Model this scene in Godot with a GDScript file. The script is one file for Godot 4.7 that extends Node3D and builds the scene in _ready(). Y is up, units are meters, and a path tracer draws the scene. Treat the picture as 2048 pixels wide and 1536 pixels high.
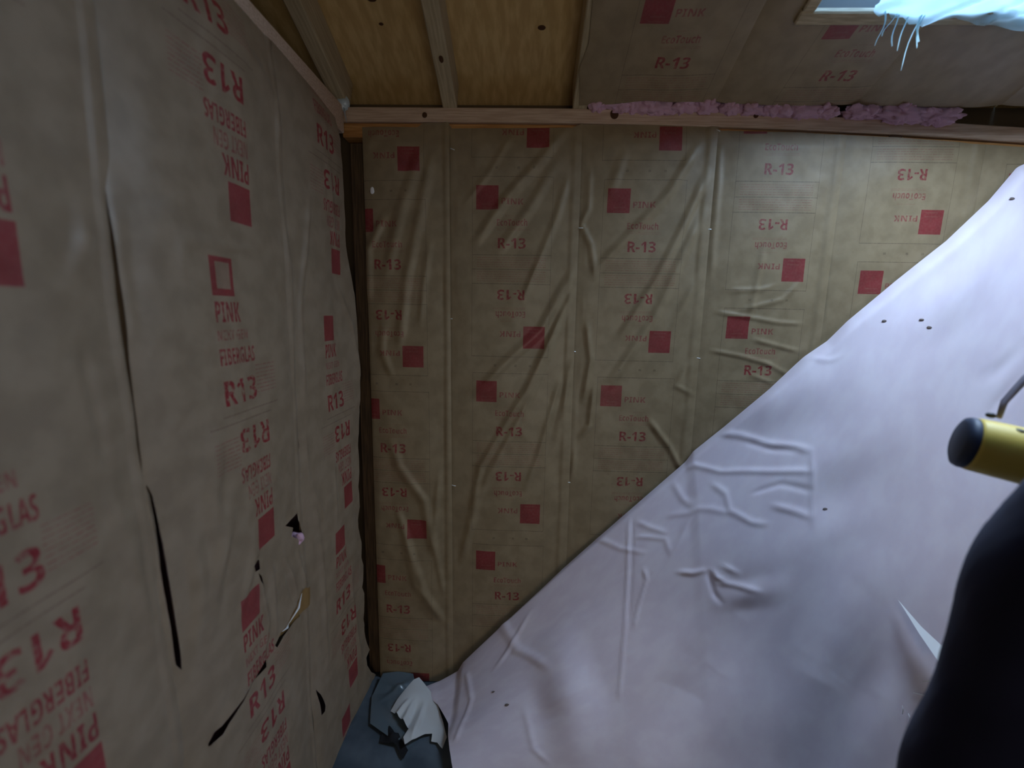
extends Node3D
# An attic room corner: paper-faced insulation batts between the framing, a sloping roof with a skylight,
# a big white sheet leaning along the back wall. Metres; the back wall paper is at z = -1.38, the left wall paper at x = -0.545.

const EYE := 1.32
const BACK := -1.38
const LEFT := -0.545
const SLOPE := 22.4                      # roof pitch in degrees
const BACK_X := [-0.50, -0.244, 0.147, 0.535, 0.90, 1.285, 1.68]      # seams of the back wall batts

# folds: [batt, half width mm, height mm, [x, y, ...]] on the back wall
const BACK_FOLDS := [
	[0, 16, 7, [-0.313, 1.816, -0.385, 1.624, -0.441, 1.415]],
	[0, 14, 6, [-0.29, 1.795, -0.328, 1.61, -0.373, 1.416, -0.402, 1.197]],
	[0, 12, 7, [-0.497, 1.337, -0.493, 1.505, -0.431, 1.616]],
	[0, 10, 4, [-0.298, 1.538, -0.318, 1.417, -0.333, 1.278]],
	[0, 14, 6, [-0.434, 0.898, -0.41, 0.812, -0.328, 0.691, -0.296, 0.491]],
	[0, 12, 6, [-0.422, 0.67, -0.395, 0.571, -0.332, 0.357, -0.259, 0.233]],
	[0, 12, 5, [-0.395, 0.561, -0.363, 0.384, -0.276, 0.252]],
	[0, 16, 6, [-0.482, 1.794, -0.46, 1.835, -0.387, 1.847]],
	[0, 12, 5, [-0.448, 1.292, -0.458, 1.196, -0.42, 1.1]],
	[0, 10, 4, [-0.276, 0.799, -0.298, 0.547, -0.262, 0.34]],
	[1, 14, 8, [0.102, 1.86, 0.036, 1.77, -0.065, 1.664, -0.166, 1.522]],
	[1, 14, 7, [0.077, 1.757, 0.003, 1.629, -0.086, 1.511]],
	[1, 11, 6, [0.116, 1.729, 0.082, 1.601, -0.013, 1.359]],
	[1, 14, 7, [0.14, 1.455, 0.047, 1.27, -0.08, 1.148, -0.152, 1.065]],
	[1, 11, 7, [0.135, 1.38, 0.004, 1.077, -0.139, 0.821, -0.166, 0.679]],
	[1, 13, 6, [0.108, 1.303, -0.01, 0.995, -0.155, 0.697, -0.2, 0.476]],
	[1, 12, 4, [0.156, 1.21, 0.104, 0.897]],
	[1, 10, 4, [-0.047, 1.852, -0.112, 1.741, -0.194, 1.641]],
	[1, 10, 4, [0.112, 1.113, 0.055, 0.878, 0.009, 0.738]],
	[2, 13, 7, [0.488, 1.815, 0.41, 1.676, 0.293, 1.546, 0.207, 1.456]],
	[2, 12, 7, [0.517, 1.733, 0.458, 1.577, 0.391, 1.429, 0.288, 1.244]],
	[2, 14, 6, [0.513, 1.621, 0.392, 1.308, 0.264, 1.1]],
	[2, 11, 5, [0.513, 1.431, 0.447, 1.286]],
	[2, 9, 5, [0.177, 1.751, 0.177, 1.631, 0.157, 1.587, 0.189, 1.53, 0.208, 1.426]],
	[2, 9, 7, [0.395, 0.997, 0.472, 0.904, 0.523, 0.816]],
	[2, 9, 6, [0.186, 1.304, 0.205, 1.179, 0.189, 1.049]],
	[2, 9, 6, [0.22, 1.099, 0.212, 0.967, 0.184, 0.93]],
	[2, 8, 5, [0.17, 0.882, 0.161, 0.778]],
	[2, 14, 5, [0.277, 1.8, 0.234, 1.66]],
	[2, 8, 4, [0.51, 1.186, 0.477, 1.105, 0.535, 1.075]],
	[3, 6, 4, [0.584, 1.335, 0.674, 1.323, 0.774, 1.307, 0.842, 1.305]],
	[3, 6, 4, [0.573, 1.219, 0.671, 1.202, 0.774, 1.175]],
	[3, 6, 4, [0.696, 1.256, 0.767, 1.239, 0.845, 1.22]],
	[3, 6, 3.5, [0.7, 1.146, 0.78, 1.119]],
	[3, 6, 3.5, [0.734, 1.188, 0.832, 1.143]],
	[3, 8, 3, [0.605, 1.4, 0.71, 1.405, 0.753, 1.421]],
	[3, 10, 4, [0.703, 1.537, 0.682, 1.314]],
	[3, 10, 4, [0.551, 1.815, 0.553, 1.635, 0.557, 1.432]],
	[3, 8, 3, [0.826, 1.437, 0.774, 1.376, 0.656, 1.344]],
	[4, 8, -7, [0.892, 1.667, 0.894, 1.597, 0.896, 1.547]],
	[4, 7, -4, [0.898, 1.526, 0.899, 1.423, 0.908, 1.288]],
	[4, 12, 5, [1.122, 1.386, 1.053, 1.306, 0.99, 1.22]],
]
# folds on the left wall, [batt, half width, height, [distance towards the corner, height, ...]]
const LEFT_FOLDS := [
	[2, 14, 6, [0.576, 1.455, 0.574, 1.354, 0.574, 1.261]],
	[2, 12, 6, [0.974, 1.511, 0.991, 1.385, 0.981, 1.157]],
	[3, 9, 6, [1.087, 1.579, 1.026, 1.318, 1.02, 1.102]],
	[3, 9, 5, [1.23, 1.389, 1.304, 1.276, 1.344, 1.102]],
	[3, 7, 5, [1.144, 0.878, 1.144, 0.729]],
	[2, 9, 8, [0.788, 0.788, 0.807, 0.673, 0.79, 0.604]],
	[2, 9, 8, [0.879, 0.778, 0.916, 0.693, 0.936, 0.573]],
	[2, 8, -7, [0.891, 0.746, 0.912, 0.657, 0.959, 0.569]],
	[2, 8, 7, [0.952, 0.748, 0.971, 0.67, 0.98, 0.602]],
	[2, 14, 8, [0.725, 0.977, 0.687, 0.882, 0.651, 0.784]],
	[2, 12, 6, [0.756, 0.902, 0.778, 0.838, 0.721, 0.739]],
	[2, 10, 5, [0.676, 1.422, 0.763, 1.427, 0.851, 1.431]],
	[2, 8, 3, [0.676, 1.422, 0.673, 1.361]],
	[2, 14, 7, [0.641, 0.963, 0.641, 0.838, 0.612, 0.741]],
	[2, 9, 6, [0.831, 0.795, 0.837, 0.698, 0.835, 0.602]],
	[2, 16, 9, [0.706, 1.121, 0.684, 0.995, 0.689, 0.9]],
	[3, 10, 6, [1.04, 0.836, 1.07, 0.606, 1.069, 0.329]],
	[3, 9, 5, [1.228, 0.538, 1.25, 0.367, 1.29, 0.13]],
	[3, 8, 5, [1.012, 1.029, 1.021, 0.897, 1.086, 0.758]],
	[1, 9, -5, [0.511, 1.284, 0.513, 1.229, 0.517, 1.183, 0.521, 1.103]],
	[1, 12, 6, [0.521, 1.103, 0.524, 1.039, 0.526, 0.958]],
	[1, 9, 4, [0.49, 1.335, 0.522, 1.338]],
	[1, 12, 6, [0.514, 1.349, 0.539, 1.399, 0.54, 1.446]],
	[1, 14, 7, [0.543, 1.058, 0.54, 0.949, 0.555, 0.818]],
	[3, 12, 5, [1.19, 1.703, 1.205, 1.583, 1.238, 1.457]],
	[2, 16, 6, [0.849, 1.809, 0.973, 1.749, 0.996, 1.63]],
]
const LEFT_HOLES := [
	[2, [0.622, 0.577, 0.639, 0.585, 0.655, 0.579, 0.715, 0.577, 0.763, 0.588, 0.795, 0.59, 0.793, 0.574, 0.747, 0.586, 0.715, 0.572, 0.672, 0.567, 0.656, 0.561, 0.626, 0.57]],
	[2, [0.83, 0.594, 0.858, 0.605, 0.884, 0.603, 0.891, 0.608, 0.919, 0.619, 0.959, 0.631, 0.982, 0.621, 0.975, 0.582, 0.937, 0.585, 0.904, 0.59, 0.864, 0.588, 0.838, 0.582]],
	[2, [0.902, 0.836, 0.966, 0.836, 0.972, 0.807, 0.986, 0.765, 0.974, 0.762, 0.93, 0.796, 0.941, 0.812]],
	[2, [0.768, 0.822, 0.792, 0.822, 0.794, 0.798, 0.78, 0.802]],
	[2, [0.788, 0.793, 0.797, 0.781, 0.8, 0.756, 0.791, 0.773]],
	[2, [0.985, 0.641, 0.997, 0.639, 0.99, 0.623]],
	[3, [0.987, 1.097, 0.99, 1.078, 0.991, 1.01, 0.993, 0.991, 0.985, 0.996, 0.982, 1.05]],
	[3, [0.983, 0.923, 0.988, 0.901, 0.982, 0.894]],
	[3, [1.003, 0.315, 1.022, 0.281, 1.04, 0.228, 1.035, 0.214, 1.018, 0.219, 1.014, 0.263]],
	[2, [0.577, 1.068, 0.583, 1.048, 0.591, 0.965, 0.592, 0.89, 0.595, 0.783, 0.593, 0.75, 0.585, 0.766, 0.585, 0.831, 0.582, 0.897, 0.581, 0.971, 0.576, 1.036]],
]
const LEFT_EDGE := [1.274, 1.84, 1.276, 1.823, 1.277, 1.806, 1.278, 1.789, 1.279, 1.772, 1.28, 1.755, 1.281, 1.738, 1.282, 1.72, 1.283, 1.704, 1.285, 1.688, 1.286, 1.672, 1.287, 1.656, 1.288, 1.639, 1.289, 1.623, 1.291, 1.606, 1.292, 1.589, 1.293, 1.572, 1.294, 1.555, 1.296, 1.538, 1.297, 1.521, 1.301, 1.505, 1.305, 1.489, 1.31, 1.472, 1.314, 1.455, 1.318, 1.439, 1.323, 1.421, 1.327, 1.404, 1.332, 1.387, 1.337, 1.369, 1.341, 1.351, 1.341, 1.332, 1.34, 1.314, 1.34, 1.295, 1.34, 1.275, 1.339, 1.256, 1.339, 1.237, 1.339, 1.218, 1.338, 1.198, 1.338, 1.179, 1.338, 1.159, 1.337, 1.14, 1.337, 1.12, 1.337, 1.1, 1.336, 1.08, 1.336, 1.06, 1.336, 1.04, 1.332, 1.02, 1.329, 1, 1.326, 0.98, 1.323, 0.959, 1.32, 0.939, 1.317, 0.919, 1.313, 0.899, 1.314, 0.876, 1.314, 0.853, 1.314, 0.829, 1.315, 0.806, 1.31, 0.784, 1.303, 0.764, 1.308, 0.74, 1.309, 0.716, 1.311, 0.693, 1.302, 0.674, 1.294, 0.655, 1.296, 0.628, 1.309, 0.595, 1.319, 0.563, 1.32, 0.536, 1.32, 0.509, 1.332, 0.474, 1.325, 0.442, 1.321, 0.422, 1.313, 0.404, 1.33, 0.369, 1.328, 0.347, 1.326, 0.325, 1.322, 0.305, 1.315, 0.286, 1.319, 0.26, 1.321, 0.234, 1.324, 0.208, 1.338, 0.171, 1.349, 0.138, 1.323, 0.13, 1.326, 0.098, 1.349, 0.051, 1.386, -0.011, 1.408, -0.06, 1.374, -0.074, 1.354, -0.083, 1.333, -0.09, 1.324, -0.107, 1.325, -0.135, 1.316, -0.152, 1.311, -0.173, 1.318, -0.208, 1.305, -0.22, 1.318, -0.262, 1.311, -0.281, 1.302, -0.297]
# folds on the leaning sheet: [half width, height, [x, share of the way down, ...]]
const SHEET_FOLDS := [
	[9, 8, [0.613, 0.007, 0.666, 0.057, 0.73, 0.129, 0.806, 0.19, 0.846, 0.225]],
	[9, -6, [0.679, 0.083, 0.743, 0.151, 0.818, 0.205]],
	[8, 7, [0.516, 0.021, 0.607, 0.118, 0.726, 0.198, 0.843, 0.27]],
	[7, 6, [0.347, 0.034, 0.337, 0.216, 0.321, 0.406, 0.294, 0.652]],
	[7, -5, [0.356, 0.043, 0.345, 0.223, 0.329, 0.41]],
	[10, 7, [0.846, 0.225, 0.843, 0.309, 0.834, 0.398]],
	[9, 6, [0.476, 0.029, 0.501, 0.11, 0.531, 0.164]],
	[9, 6, [0.58, 0.132, 0.617, 0.188, 0.624, 0.238, 0.678, 0.302, 0.723, 0.33]],
	[9, 7, [0.733, 0.287, 0.784, 0.327, 0.836, 0.371]],
	[8, 6, [0.367, 0.064, 0.406, 0.126, 0.454, 0.187]],
	[8, 5, [0.362, 0.118, 0.446, 0.198, 0.46, 0.261]],
	[8, -6, [0.683, 0.23, 0.762, 0.252, 0.84, 0.314]],
	[6, 8, [0.38, 0.247, 0.389, 0.292, 0.363, 0.361, 0.343, 0.435]],
	[6, -7, [0.399, 0.282, 0.386, 0.297]],
	[9, 10, [0.471, 0.322, 0.536, 0.364, 0.558, 0.372]],
	[7, 11, [0.569, 0.374, 0.578, 0.4, 0.602, 0.421]],
	[8, -9, [0.555, 0.368, 0.561, 0.405, 0.57, 0.444, 0.591, 0.481]],
	[9, 8, [0.575, 0.412, 0.628, 0.442, 0.693, 0.484]],
	[9, 7, [0.591, 0.371, 0.64, 0.419]],
	[8, 5, [0.229, -0.032, 0.317, 0.121, 0.388, 0.203]],
	[7, 4, [0.833, -0.011, 0.896, 0.04, 0.934, 0.058]],
	[12, 5, [0.531, 0.157, 0.488, 0.229, 0.442, 0.278]],
	[10, 5, [0.45, 0.124, 0.573, 0.204, 0.629, 0.252]],
	[30, 9, [0.745, 0.496, 0.666, 0.48, 0.585, 0.463]],
	[14, 8, [0.036, 0.088, -0.028, 0.19, -0.082, 0.272]],
	[9, 7, [-0.178, 0.139, -0.15, 0.386, -0.165, 0.538, -0.176, 0.662]],
	[16, 8, [-0.066, -0.038, -0.011, 0.242, 0.099, 0.445]],
	[12, 5, [0.024, 0.583, 0.055, 0.771, 0.097, 0.839]],
	[70, 22, [0.099, 0.331, 0.17, 0.647, 0.18, 0.848]],
	[90, -26, [0.623, 0.516, 0.521, 0.614, 0.344, 0.862]],
	[80, 20, [0.95, 0.557, 0.836, 0.686, 0.716, 0.882]],
	[60, -12, [0.756, 0.346, 0.862, 0.34, 1.015, 0.361]],
	[60, 12, [0.563, -0.114, 0.776, 0.047, 0.955, 0.123]],
	[40, -8, [1.029, 0.687, 0.961, 0.752, 0.901, 0.86]],
	[50, 10, [1.083, 0.087, 1.205, 0.105, 1.32, 0.108]],
	[18, -9, [1.362, 0.328, 1.321, 0.337, 1.28, 0.348]],
	[16, -6, [1.364, 0.282, 1.312, 0.288, 1.266, 0.276]],
]
const SHEET_EDGE := [-0.349, 0.006, -0.327, 0.017, -0.274, 0.044, -0.211, 0.087, -0.194, 0.121, -0.107, 0.217, -0.014, 0.319, 0.133, 0.477, 0.29, 0.635, 0.456, 0.803, 0.517, 0.864, 0.539, 0.899, 0.628, 0.981, 0.752, 1.103, 0.848, 1.207, 0.912, 1.257, 0.963, 1.317, 1.089, 1.438, 1.217, 1.555, 1.314, 1.666, 1.375, 1.756, 1.6, 1.87]
const SPECKS := [1.044, 0.058, 1.132, 0.107, 1.149, 0.13, 1.349, 0.034, -0.078, 0.416, -0.029, 0.532, 0.871, 0.365]
const STAPLES := [0.157, 1.577, 0.532, 1.579, -0.241, 1.3, 0.148, 1.205, 0.536, 1.193, -0.229, 0.748, 0.142, 0.772, 0.529, 1.853, -0.231, 1.796, 0.566, 0.894]

var used := {}
var folds := []                          # the folds that off() adds up
var rough_noise := FastNoiseLite.new()
var fine_noise := FastNoiseLite.new()
var wear := FastNoiseLite.new()
var M := {}

# ---------------------------------------------------------------- helpers

func numbered(called: String) -> String:
	var n: int = used.get(called, 0)
	used[called] = n + 1
	return called if n == 0 else "%s_%03d" % [called, n]

func tag(o: Node3D, label: String, category: String, group := "") -> Node3D:
	o.set_meta("label", label)
	o.set_meta("category", category)
	if group: o.set_meta("group", group)
	return o

func thing(called: String, label: String, category: String, at := Vector3.ZERO, group := "") -> Node3D:
	var o := Node3D.new()
	o.name = numbered(called)
	add_child(o)
	o.position = at
	return tag(o, label, category, group)

func structure(called: String, at := Vector3.ZERO) -> Node3D:
	var o := Node3D.new()
	o.name = called
	add_child(o)
	o.position = at
	o.set_meta("kind", "structure")
	return o

func put(called: String, mesh: Mesh, m: Material, parent: Node3D, at := Transform3D()) -> MeshInstance3D:
	var o := MeshInstance3D.new()
	o.name = called
	o.mesh = mesh
	o.material_override = m
	o.cast_shadow = GeometryInstance3D.SHADOW_CASTING_SETTING_DOUBLE_SIDED
	parent.add_child(o, true)
	o.transform = at
	return o

func mat(c: Color, rough := 0.8, extra := {}) -> StandardMaterial3D:
	var m := StandardMaterial3D.new()
	m.albedo_color = c
	m.roughness = rough
	m.cull_mode = BaseMaterial3D.CULL_DISABLED
	for k in extra: m.set(k, extra[k])
	return m

func noise_tex(freq: float, dark: Color, light: Color, seed_ := 1, size := 512, octaves := 4) -> NoiseTexture2D:
	var n := FastNoiseLite.new()
	n.seed = seed_
	n.frequency = freq
	n.fractal_octaves = octaves
	var t := NoiseTexture2D.new()
	t.width = size
	t.height = size
	t.seamless = true
	t.noise = n
	var g := Gradient.new()
	g.set_color(0, dark)
	g.set_color(1, light)
	g.set_offset(0, 0.25)
	g.set_offset(1, 0.75)
	t.color_ramp = g
	return t

func bump_tex(freq: float, strength: float, seed_ := 1) -> NoiseTexture2D:
	var n := FastNoiseLite.new()
	n.seed = seed_
	n.frequency = freq
	n.fractal_octaves = 4
	var t := NoiseTexture2D.new()
	t.seamless = true
	t.noise = n
	t.as_normal_map = true
	t.bump_strength = strength
	return t

func wood(dark: Color, light: Color, seed_: int, grain := Vector3(1.2, 22, 22)) -> StandardMaterial3D:
	var m := mat(Color.WHITE, 0.75)
	m.albedo_texture = noise_tex(0.012, dark, light, seed_)
	m.uv1_triplanar = true
	m.uv1_scale = grain
	return m

func box(size: Vector3, bevel := 0.003) -> ArrayMesh:
	# a chamfered box about its centre
	var st := SurfaceTool.new()
	st.begin(Mesh.PRIMITIVE_TRIANGLES)
	st.set_smooth_group(-1)
	var h := size / 2.0
	var b := minf(bevel, minf(h.x, minf(h.y, h.z)) * 0.6)
	var pts := []
	for s in [[-1, -1], [1, -1], [1, 1], [-1, 1]]:
		pass
	var quad := func(p: Array):
		var c := Vector3.ZERO
		for v in p: c += v
		if (p[1] - p[0]).cross(p[2] - p[0]).dot(c) > 0: p.reverse()
		for k in [0, 1, 2, 0, 2, 3] if p.size() == 4 else [0, 1, 2]:
			st.add_vertex(p[k])
	for ax in 3:
		for s in [-1.0, 1.0]:
			var u := (ax + 1) % 3
			var w := (ax + 2) % 3
			var f := []
			for c in [[-1, -1], [1, -1], [1, 1], [-1, 1]]:
				var v := Vector3.ZERO
				v[ax] = s * h[ax]
				v[u] = c[0] * (h[u] - b)
				v[w] = c[1] * (h[w] - b)
				f.append(v)
			quad.call(f)
			for s2 in [-1.0, 1.0]:
				var e := []
				for c in [[0, -1], [0, 1], [1, 1], [1, -1]]:
					var v := Vector3.ZERO
					v[ax] = s * (h[ax] - (b if c[0] else 0.0))
					v[u] = s2 * (h[u] - (0.0 if c[0] else b))
					v[w] = c[1] * (h[w] - b)
					e.append(v)
				quad.call(e)
	for x in [-1.0, 1.0]:
		for y in [-1.0, 1.0]:
			for z in [-1.0, 1.0]:
				var d := Vector3(x, y, z)
				quad.call([d * h - Vector3(0, d.y, d.z) * b, d * h - Vector3(d.x, 0, d.z) * b, d * h - Vector3(d.x, d.y, 0) * b])
	st.generate_normals()
	return st.commit()

func bent_board(points: PackedVector3Array, height: float, depth: float) -> ArrayMesh:
	# a board whose front top edge runs through the points; it reaches height down and depth back
	var st := SurfaceTool.new()
	st.begin(Mesh.PRIMITIVE_TRIANGLES)
	st.set_smooth_group(-1)
	var b := 0.0025
	var prof := [Vector2(0, -b), Vector2(-b, 0), Vector2(-depth + b, 0), Vector2(-depth, -b), Vector2(-depth, -height + b), Vector2(-depth + b, -height), Vector2(-b, -height), Vector2(0, -height + b)]
	for i in points.size() - 1:
		for k in prof.size():
			var p: Vector2 = prof[k]
			var q: Vector2 = prof[(k + 1) % prof.size()]
			var a := points[i] + Vector3(0, p.y, p.x)
			var c := points[i] + Vector3(0, q.y, q.x)
			var d := points[i + 1] + Vector3(0, p.y, p.x)
			var e := points[i + 1] + Vector3(0, q.y, q.x)
			for v in [a, c, e, a, e, d]: st.add_vertex(v)
	for end in [0, points.size() - 1]:
		for k in range(1, prof.size() - 1):
			var tri := [prof[0], prof[k], prof[k + 1]]
			if end == 0: tri.reverse()
			for p in tri: st.add_vertex(points[end] + Vector3(0, p.y, p.x))
	st.generate_normals()
	return st.commit()

func tube(path: PackedVector3Array, radii: PackedFloat32Array, sides := 8, flat := 1.0) -> ArrayMesh:
	var st := SurfaceTool.new()
	st.begin(Mesh.PRIMITIVE_TRIANGLES)
	var n := path.size()
	var side := Vector3.ZERO
	for i in n:
		var dir := (path[mini(i + 1, n - 1)] - path[maxi(i - 1, 0)]).normalized()
		if side == Vector3.ZERO:
			side = dir.cross(Vector3.UP if absf(dir.y) < 0.9 else Vector3.RIGHT).normalized()
		side = (side - dir * side.dot(dir)).normalized()
		var up := dir.cross(side)
		for k in sides:
			var a := TAU * k / sides
			st.add_vertex(path[i] + (side * cos(a) + up * sin(a) * flat) * radii[i])
	st.add_vertex(path[0])
	st.add_vertex(path[n - 1])
	for i in n - 1:
		for k in sides:
			var a := i * sides + k
			var b := i * sides + (k + 1) % sides
			for v in [a, b, b + sides, a, b + sides, a + sides]: st.add_index(v)
	for k in sides:
		var k2 := (k + 1) % sides
		for v in [n * sides, k2, k]: st.add_index(v)
		for v in [n * sides + 1, (n - 1) * sides + k, (n - 1) * sides + k2]: st.add_index(v)
	st.generate_normals()
	return st.commit()

func lathe(prof: Array, sides := 32) -> ArrayMesh:
	# turned about y: [radius, y] from the bottom up
	var st := SurfaceTool.new()
	st.begin(Mesh.PRIMITIVE_TRIANGLES)
	for p in prof:
		for k in sides:
			var a := TAU * k / sides
			st.add_vertex(Vector3(cos(a) * p[0], p[1], sin(a) * p[0]))
	for i in prof.size() - 1:
		for k in sides:
			var a := i * sides + k
			var b := i * sides + (k + 1) % sides
			for v in [a, b + sides, b, a, a + sides, b + sides]: st.add_index(v)
	st.generate_normals()
	return st.commit()

func pairs(flat: Array) -> PackedVector2Array:
	var p := PackedVector2Array()
	for i in range(0, flat.size(), 2): p.append(Vector2(flat[i], flat[i + 1]))
	return p

func make_fold(w: float, h: float, p: PackedVector2Array) -> Dictionary:
	var r := Rect2(p[0], Vector2.ZERO)
	var total := 0.0
	for i in p.size():
		r = r.expand(p[i])
		if i: total += p[i].distance_to(p[i - 1])
	return {"p": p, "w": w, "h": h, "r": r.grow(w), "l": total}

var crisp := 0.55

func off(q: Vector2) -> float:
	# how far the folds lift the paper at q
	var s := 0.0
	for f in folds:
		var r: Rect2 = f.r
		if not r.has_point(q): continue
		var p: PackedVector2Array = f.p
		var best := 1e9
		var along := 0.0
		var gone := 0.0
		for i in p.size() - 1:
			var e := p[i + 1] - p[i]
			var l := e.length()
			var t := clampf((q - p[i]).dot(e) / (l * l), 0.0, 1.0)
			var d := q.distance_to(p[i] + e * t)
			if d < best:
				best = d
				along = gone + l * t
			gone += l
		var w: float = f.w
		if best < w:
			var x := 1.0 - best / w
			var k := clampf(minf(along, f.l - along) / (2.5 * w), 0.0, 1.0) * 0.8 + 0.2
			s += f.h * k * (x * x * (3.0 - 2.0 * x) if w > 0.02 else lerpf(x * x * (3.0 - 2.0 * x), pow(x, 1.4), crisp))
	return s

func paper(outline: PackedVector2Array, holes: Array, cell: float, f: Callable, uv: Rect2, stretch := Vector2.ONE) -> ArrayMesh:
	# A sheet over the outline less the holes; f gives its place in space. Seen from its front, a runs right and b up.
	var r := Rect2(outline[0], Vector2.ZERO)
	for p in outline: r = r.expand(p)
	var cu := cell * stretch.x
	var cv := cell * stretch.y
	var nx := int(ceil(r.size.x / cu))
	var ny := int(ceil(r.size.y / cv))
	var edge := {}
	for poly in [outline] + holes:
		for i in poly.size():
			var a: Vector2 = poly[i]
			var b: Vector2 = poly[(i + 1) % poly.size()]
			var steps := int(ceil(maxf(absf(a.x - b.x) / cu, absf(a.y - b.y) / cv) * 4.0)) + 1
			for k in steps + 1:
				var p := a.lerp(b, float(k) / steps)
				var cx := (p.x - r.position.x) / cu
				var cy := (p.y - r.position.y) / cv
				for dx in [-0.02, 0.02]:
					for dy in [-0.02, 0.02]:
						edge[Vector2i(clampi(int(floor(cx + dx)), 0, nx - 1), clampi(int(floor(cy + dy)), 0, ny - 1))] = true
	var pos := PackedVector3Array()
	var uvs := PackedVector2Array()
	var uv2 := PackedVector2Array()
	var idx := PackedInt32Array()
	var grid := PackedInt32Array()
	grid.resize((nx + 1) * (ny + 1))
	grid.fill(-1)
	var extra := {}
	var vert := func(p: Vector2) -> int:
		pos.append(f.call(p))
		uvs.append(Vector2((p.x - uv.position.x) / uv.size.x, 1.0 - (p.y - uv.position.y) / uv.size.y))
		uv2.append(p * 2.5)
		return pos.size() - 1
	for j in ny:
		for i in nx:
			var c0 := r.position + Vector2(i * cu, j * cv)
			if edge.has(Vector2i(i, j)):
				var parts := [PackedVector2Array([c0, c0 + Vector2(cu, 0), c0 + Vector2(cu, cv), c0 + Vector2(0, cv)])]
				var next := []
				for q in parts: next.append_array(Geometry2D.intersect_polygons(q, outline))
				parts = next
				for h in holes:
					next = []
					for q in parts:
						next.append_array(Geometry2D.clip_polygons(q, h))
					parts = next
				for q in parts:
					var tri := Geometry2D.triangulate_polygon(q)
					for k in range(0, tri.size(), 3):
						var t := [tri[k], tri[k + 1], tri[k + 2]]
						if (q[t[1]] - q[t[0]]).cross(q[t[2]] - q[t[0]]) > 0: t.reverse()
						for v in t:
							var g: Vector2 = (q[v] - r.position) / Vector2(cu, cv)
							var gi := Vector2i(roundi(g.x), roundi(g.y))
							var n := -1
							if absf(g.x - gi.x) < 0.001 and absf(g.y - gi.y) < 0.001:
								n = grid[gi.y * (nx + 1) + gi.x]
								if n < 0:
									n = vert.call(q[v])
									grid[gi.y * (nx + 1) + gi.x] = n
							else:
								var key := Vector2i(roundi(g.x * 2000.0), roundi(g.y * 2000.0))
								if not extra.has(key): extra[key] = vert.call(q[v])
								n = extra[key]
							idx.append(n)
			else:
				if not Geometry2D.is_point_in_polygon(c0 + Vector2(cu, cv) / 2.0, outline): continue
				var inside := false
				for h in holes:
					if Geometry2D.is_point_in_polygon(c0 + Vector2(cu, cv) / 2.0, h): inside = true
				if inside: continue
				var n4 := []
				for d in [[0, 0], [1, 0], [1, 1], [0, 1]]:
					var at: int = (j + d[1]) * (nx + 1) + i + d[0]
					if grid[at] < 0:
						grid[at] = vert.call(c0 + Vector2(d[0] * cu, d[1] * cv))
					n4.append(grid[at])
				for k in [0, 3, 2, 0, 2, 1]: idx.append(n4[k])
	var nor := PackedVector3Array()
	nor.resize(pos.size())
	for k in range(0, idx.size(), 3):
		var n := (pos[idx[k + 2]] - pos[idx[k]]).cross(pos[idx[k + 1]] - pos[idx[k]])
		nor[idx[k]] += n
		nor[idx[k + 1]] += n
		nor[idx[k + 2]] += n
	for k in nor.size(): nor[k] = nor[k].normalized()
	var arr := []
	arr.resize(Mesh.ARRAY_MAX)
	arr[Mesh.ARRAY_VERTEX] = pos
	arr[Mesh.ARRAY_NORMAL] = nor
	arr[Mesh.ARRAY_TEX_UV] = uvs
	arr[Mesh.ARRAY_TEX_UV2] = uv2
	arr[Mesh.ARRAY_INDEX] = idx
	var mesh := ArrayMesh.new()
	mesh.add_surface_from_arrays(Mesh.PRIMITIVE_TRIANGLES, arr)
	return mesh

func lump(size: Vector3, rough: float, seed_: int, freq := 30.0, rings := 18, sides := 28) -> ArrayMesh:
	# a tuft of wool: an ellipsoid with a ragged surface
	var st := SurfaceTool.new()
	st.begin(Mesh.PRIMITIVE_TRIANGLES)
	for j in rings + 1:
		for i in sides:
			var a := TAU * i / sides
			var b := PI * j / rings - PI / 2
			var d := Vector3(cos(a) * cos(b), sin(b), sin(a) * cos(b))
			var p := d * size / 2.0
			var k := 1.0 + rough * (fine_noise.get_noise_3d(p.x * freq * 90 + seed_ * 91, p.y * freq * 90, p.z * freq * 90) + 0.6 * rough_noise.get_noise_3d(p.x * freq * 40 + seed_ * 37, p.y * freq * 40, p.z * freq * 40))
			st.add_vertex(p * k)
	for j in rings:
		for i in sides:
			var a := j * sides + i
			var b := j * sides + (i + 1) % sides
			for v in [a, b + sides, b, a, a + sides, b + sides]: st.add_index(v)
	st.generate_normals()
	return st.commit()

# ---------------------------------------------------------------- print on the paper

var PX := 1080.0                          # texture pixels per metre
var kraft := Color("9a886b")
var ink := Color("8a282e")
var img: Image
var org: Vector2                          # bottom left of the image, metres
var line_seed := 5

func to_px(p: Vector2) -> Vector2:
	return Vector2((p.x - org.x) * PX, img.get_height() - (p.y - org.y) * PX)

func dab(x: int, y: int, c: Color, a: float):
	if x < 0 or y < 0 or x >= img.get_width() or y >= img.get_height(): return
	img.set_pixel(x, y, img.get_pixel(x, y).lerp(c, a))

func patch(c: Vector2, size: Vector2, col: Color, a: float, worn := 0.3):
	var p := to_px(c)
	var h := size * PX / 2.0
	for y in range(int(p.y - h.y), int(p.y + h.y)):
		for x in range(int(p.x - h.x), int(p.x + h.x)):
			var n := wear.get_noise_2d(x * 3.0, y * 3.0)
			dab(x, y, col, a * clampf(1.0 - worn * (n + 0.6), 0.0, 1.0))

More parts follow.
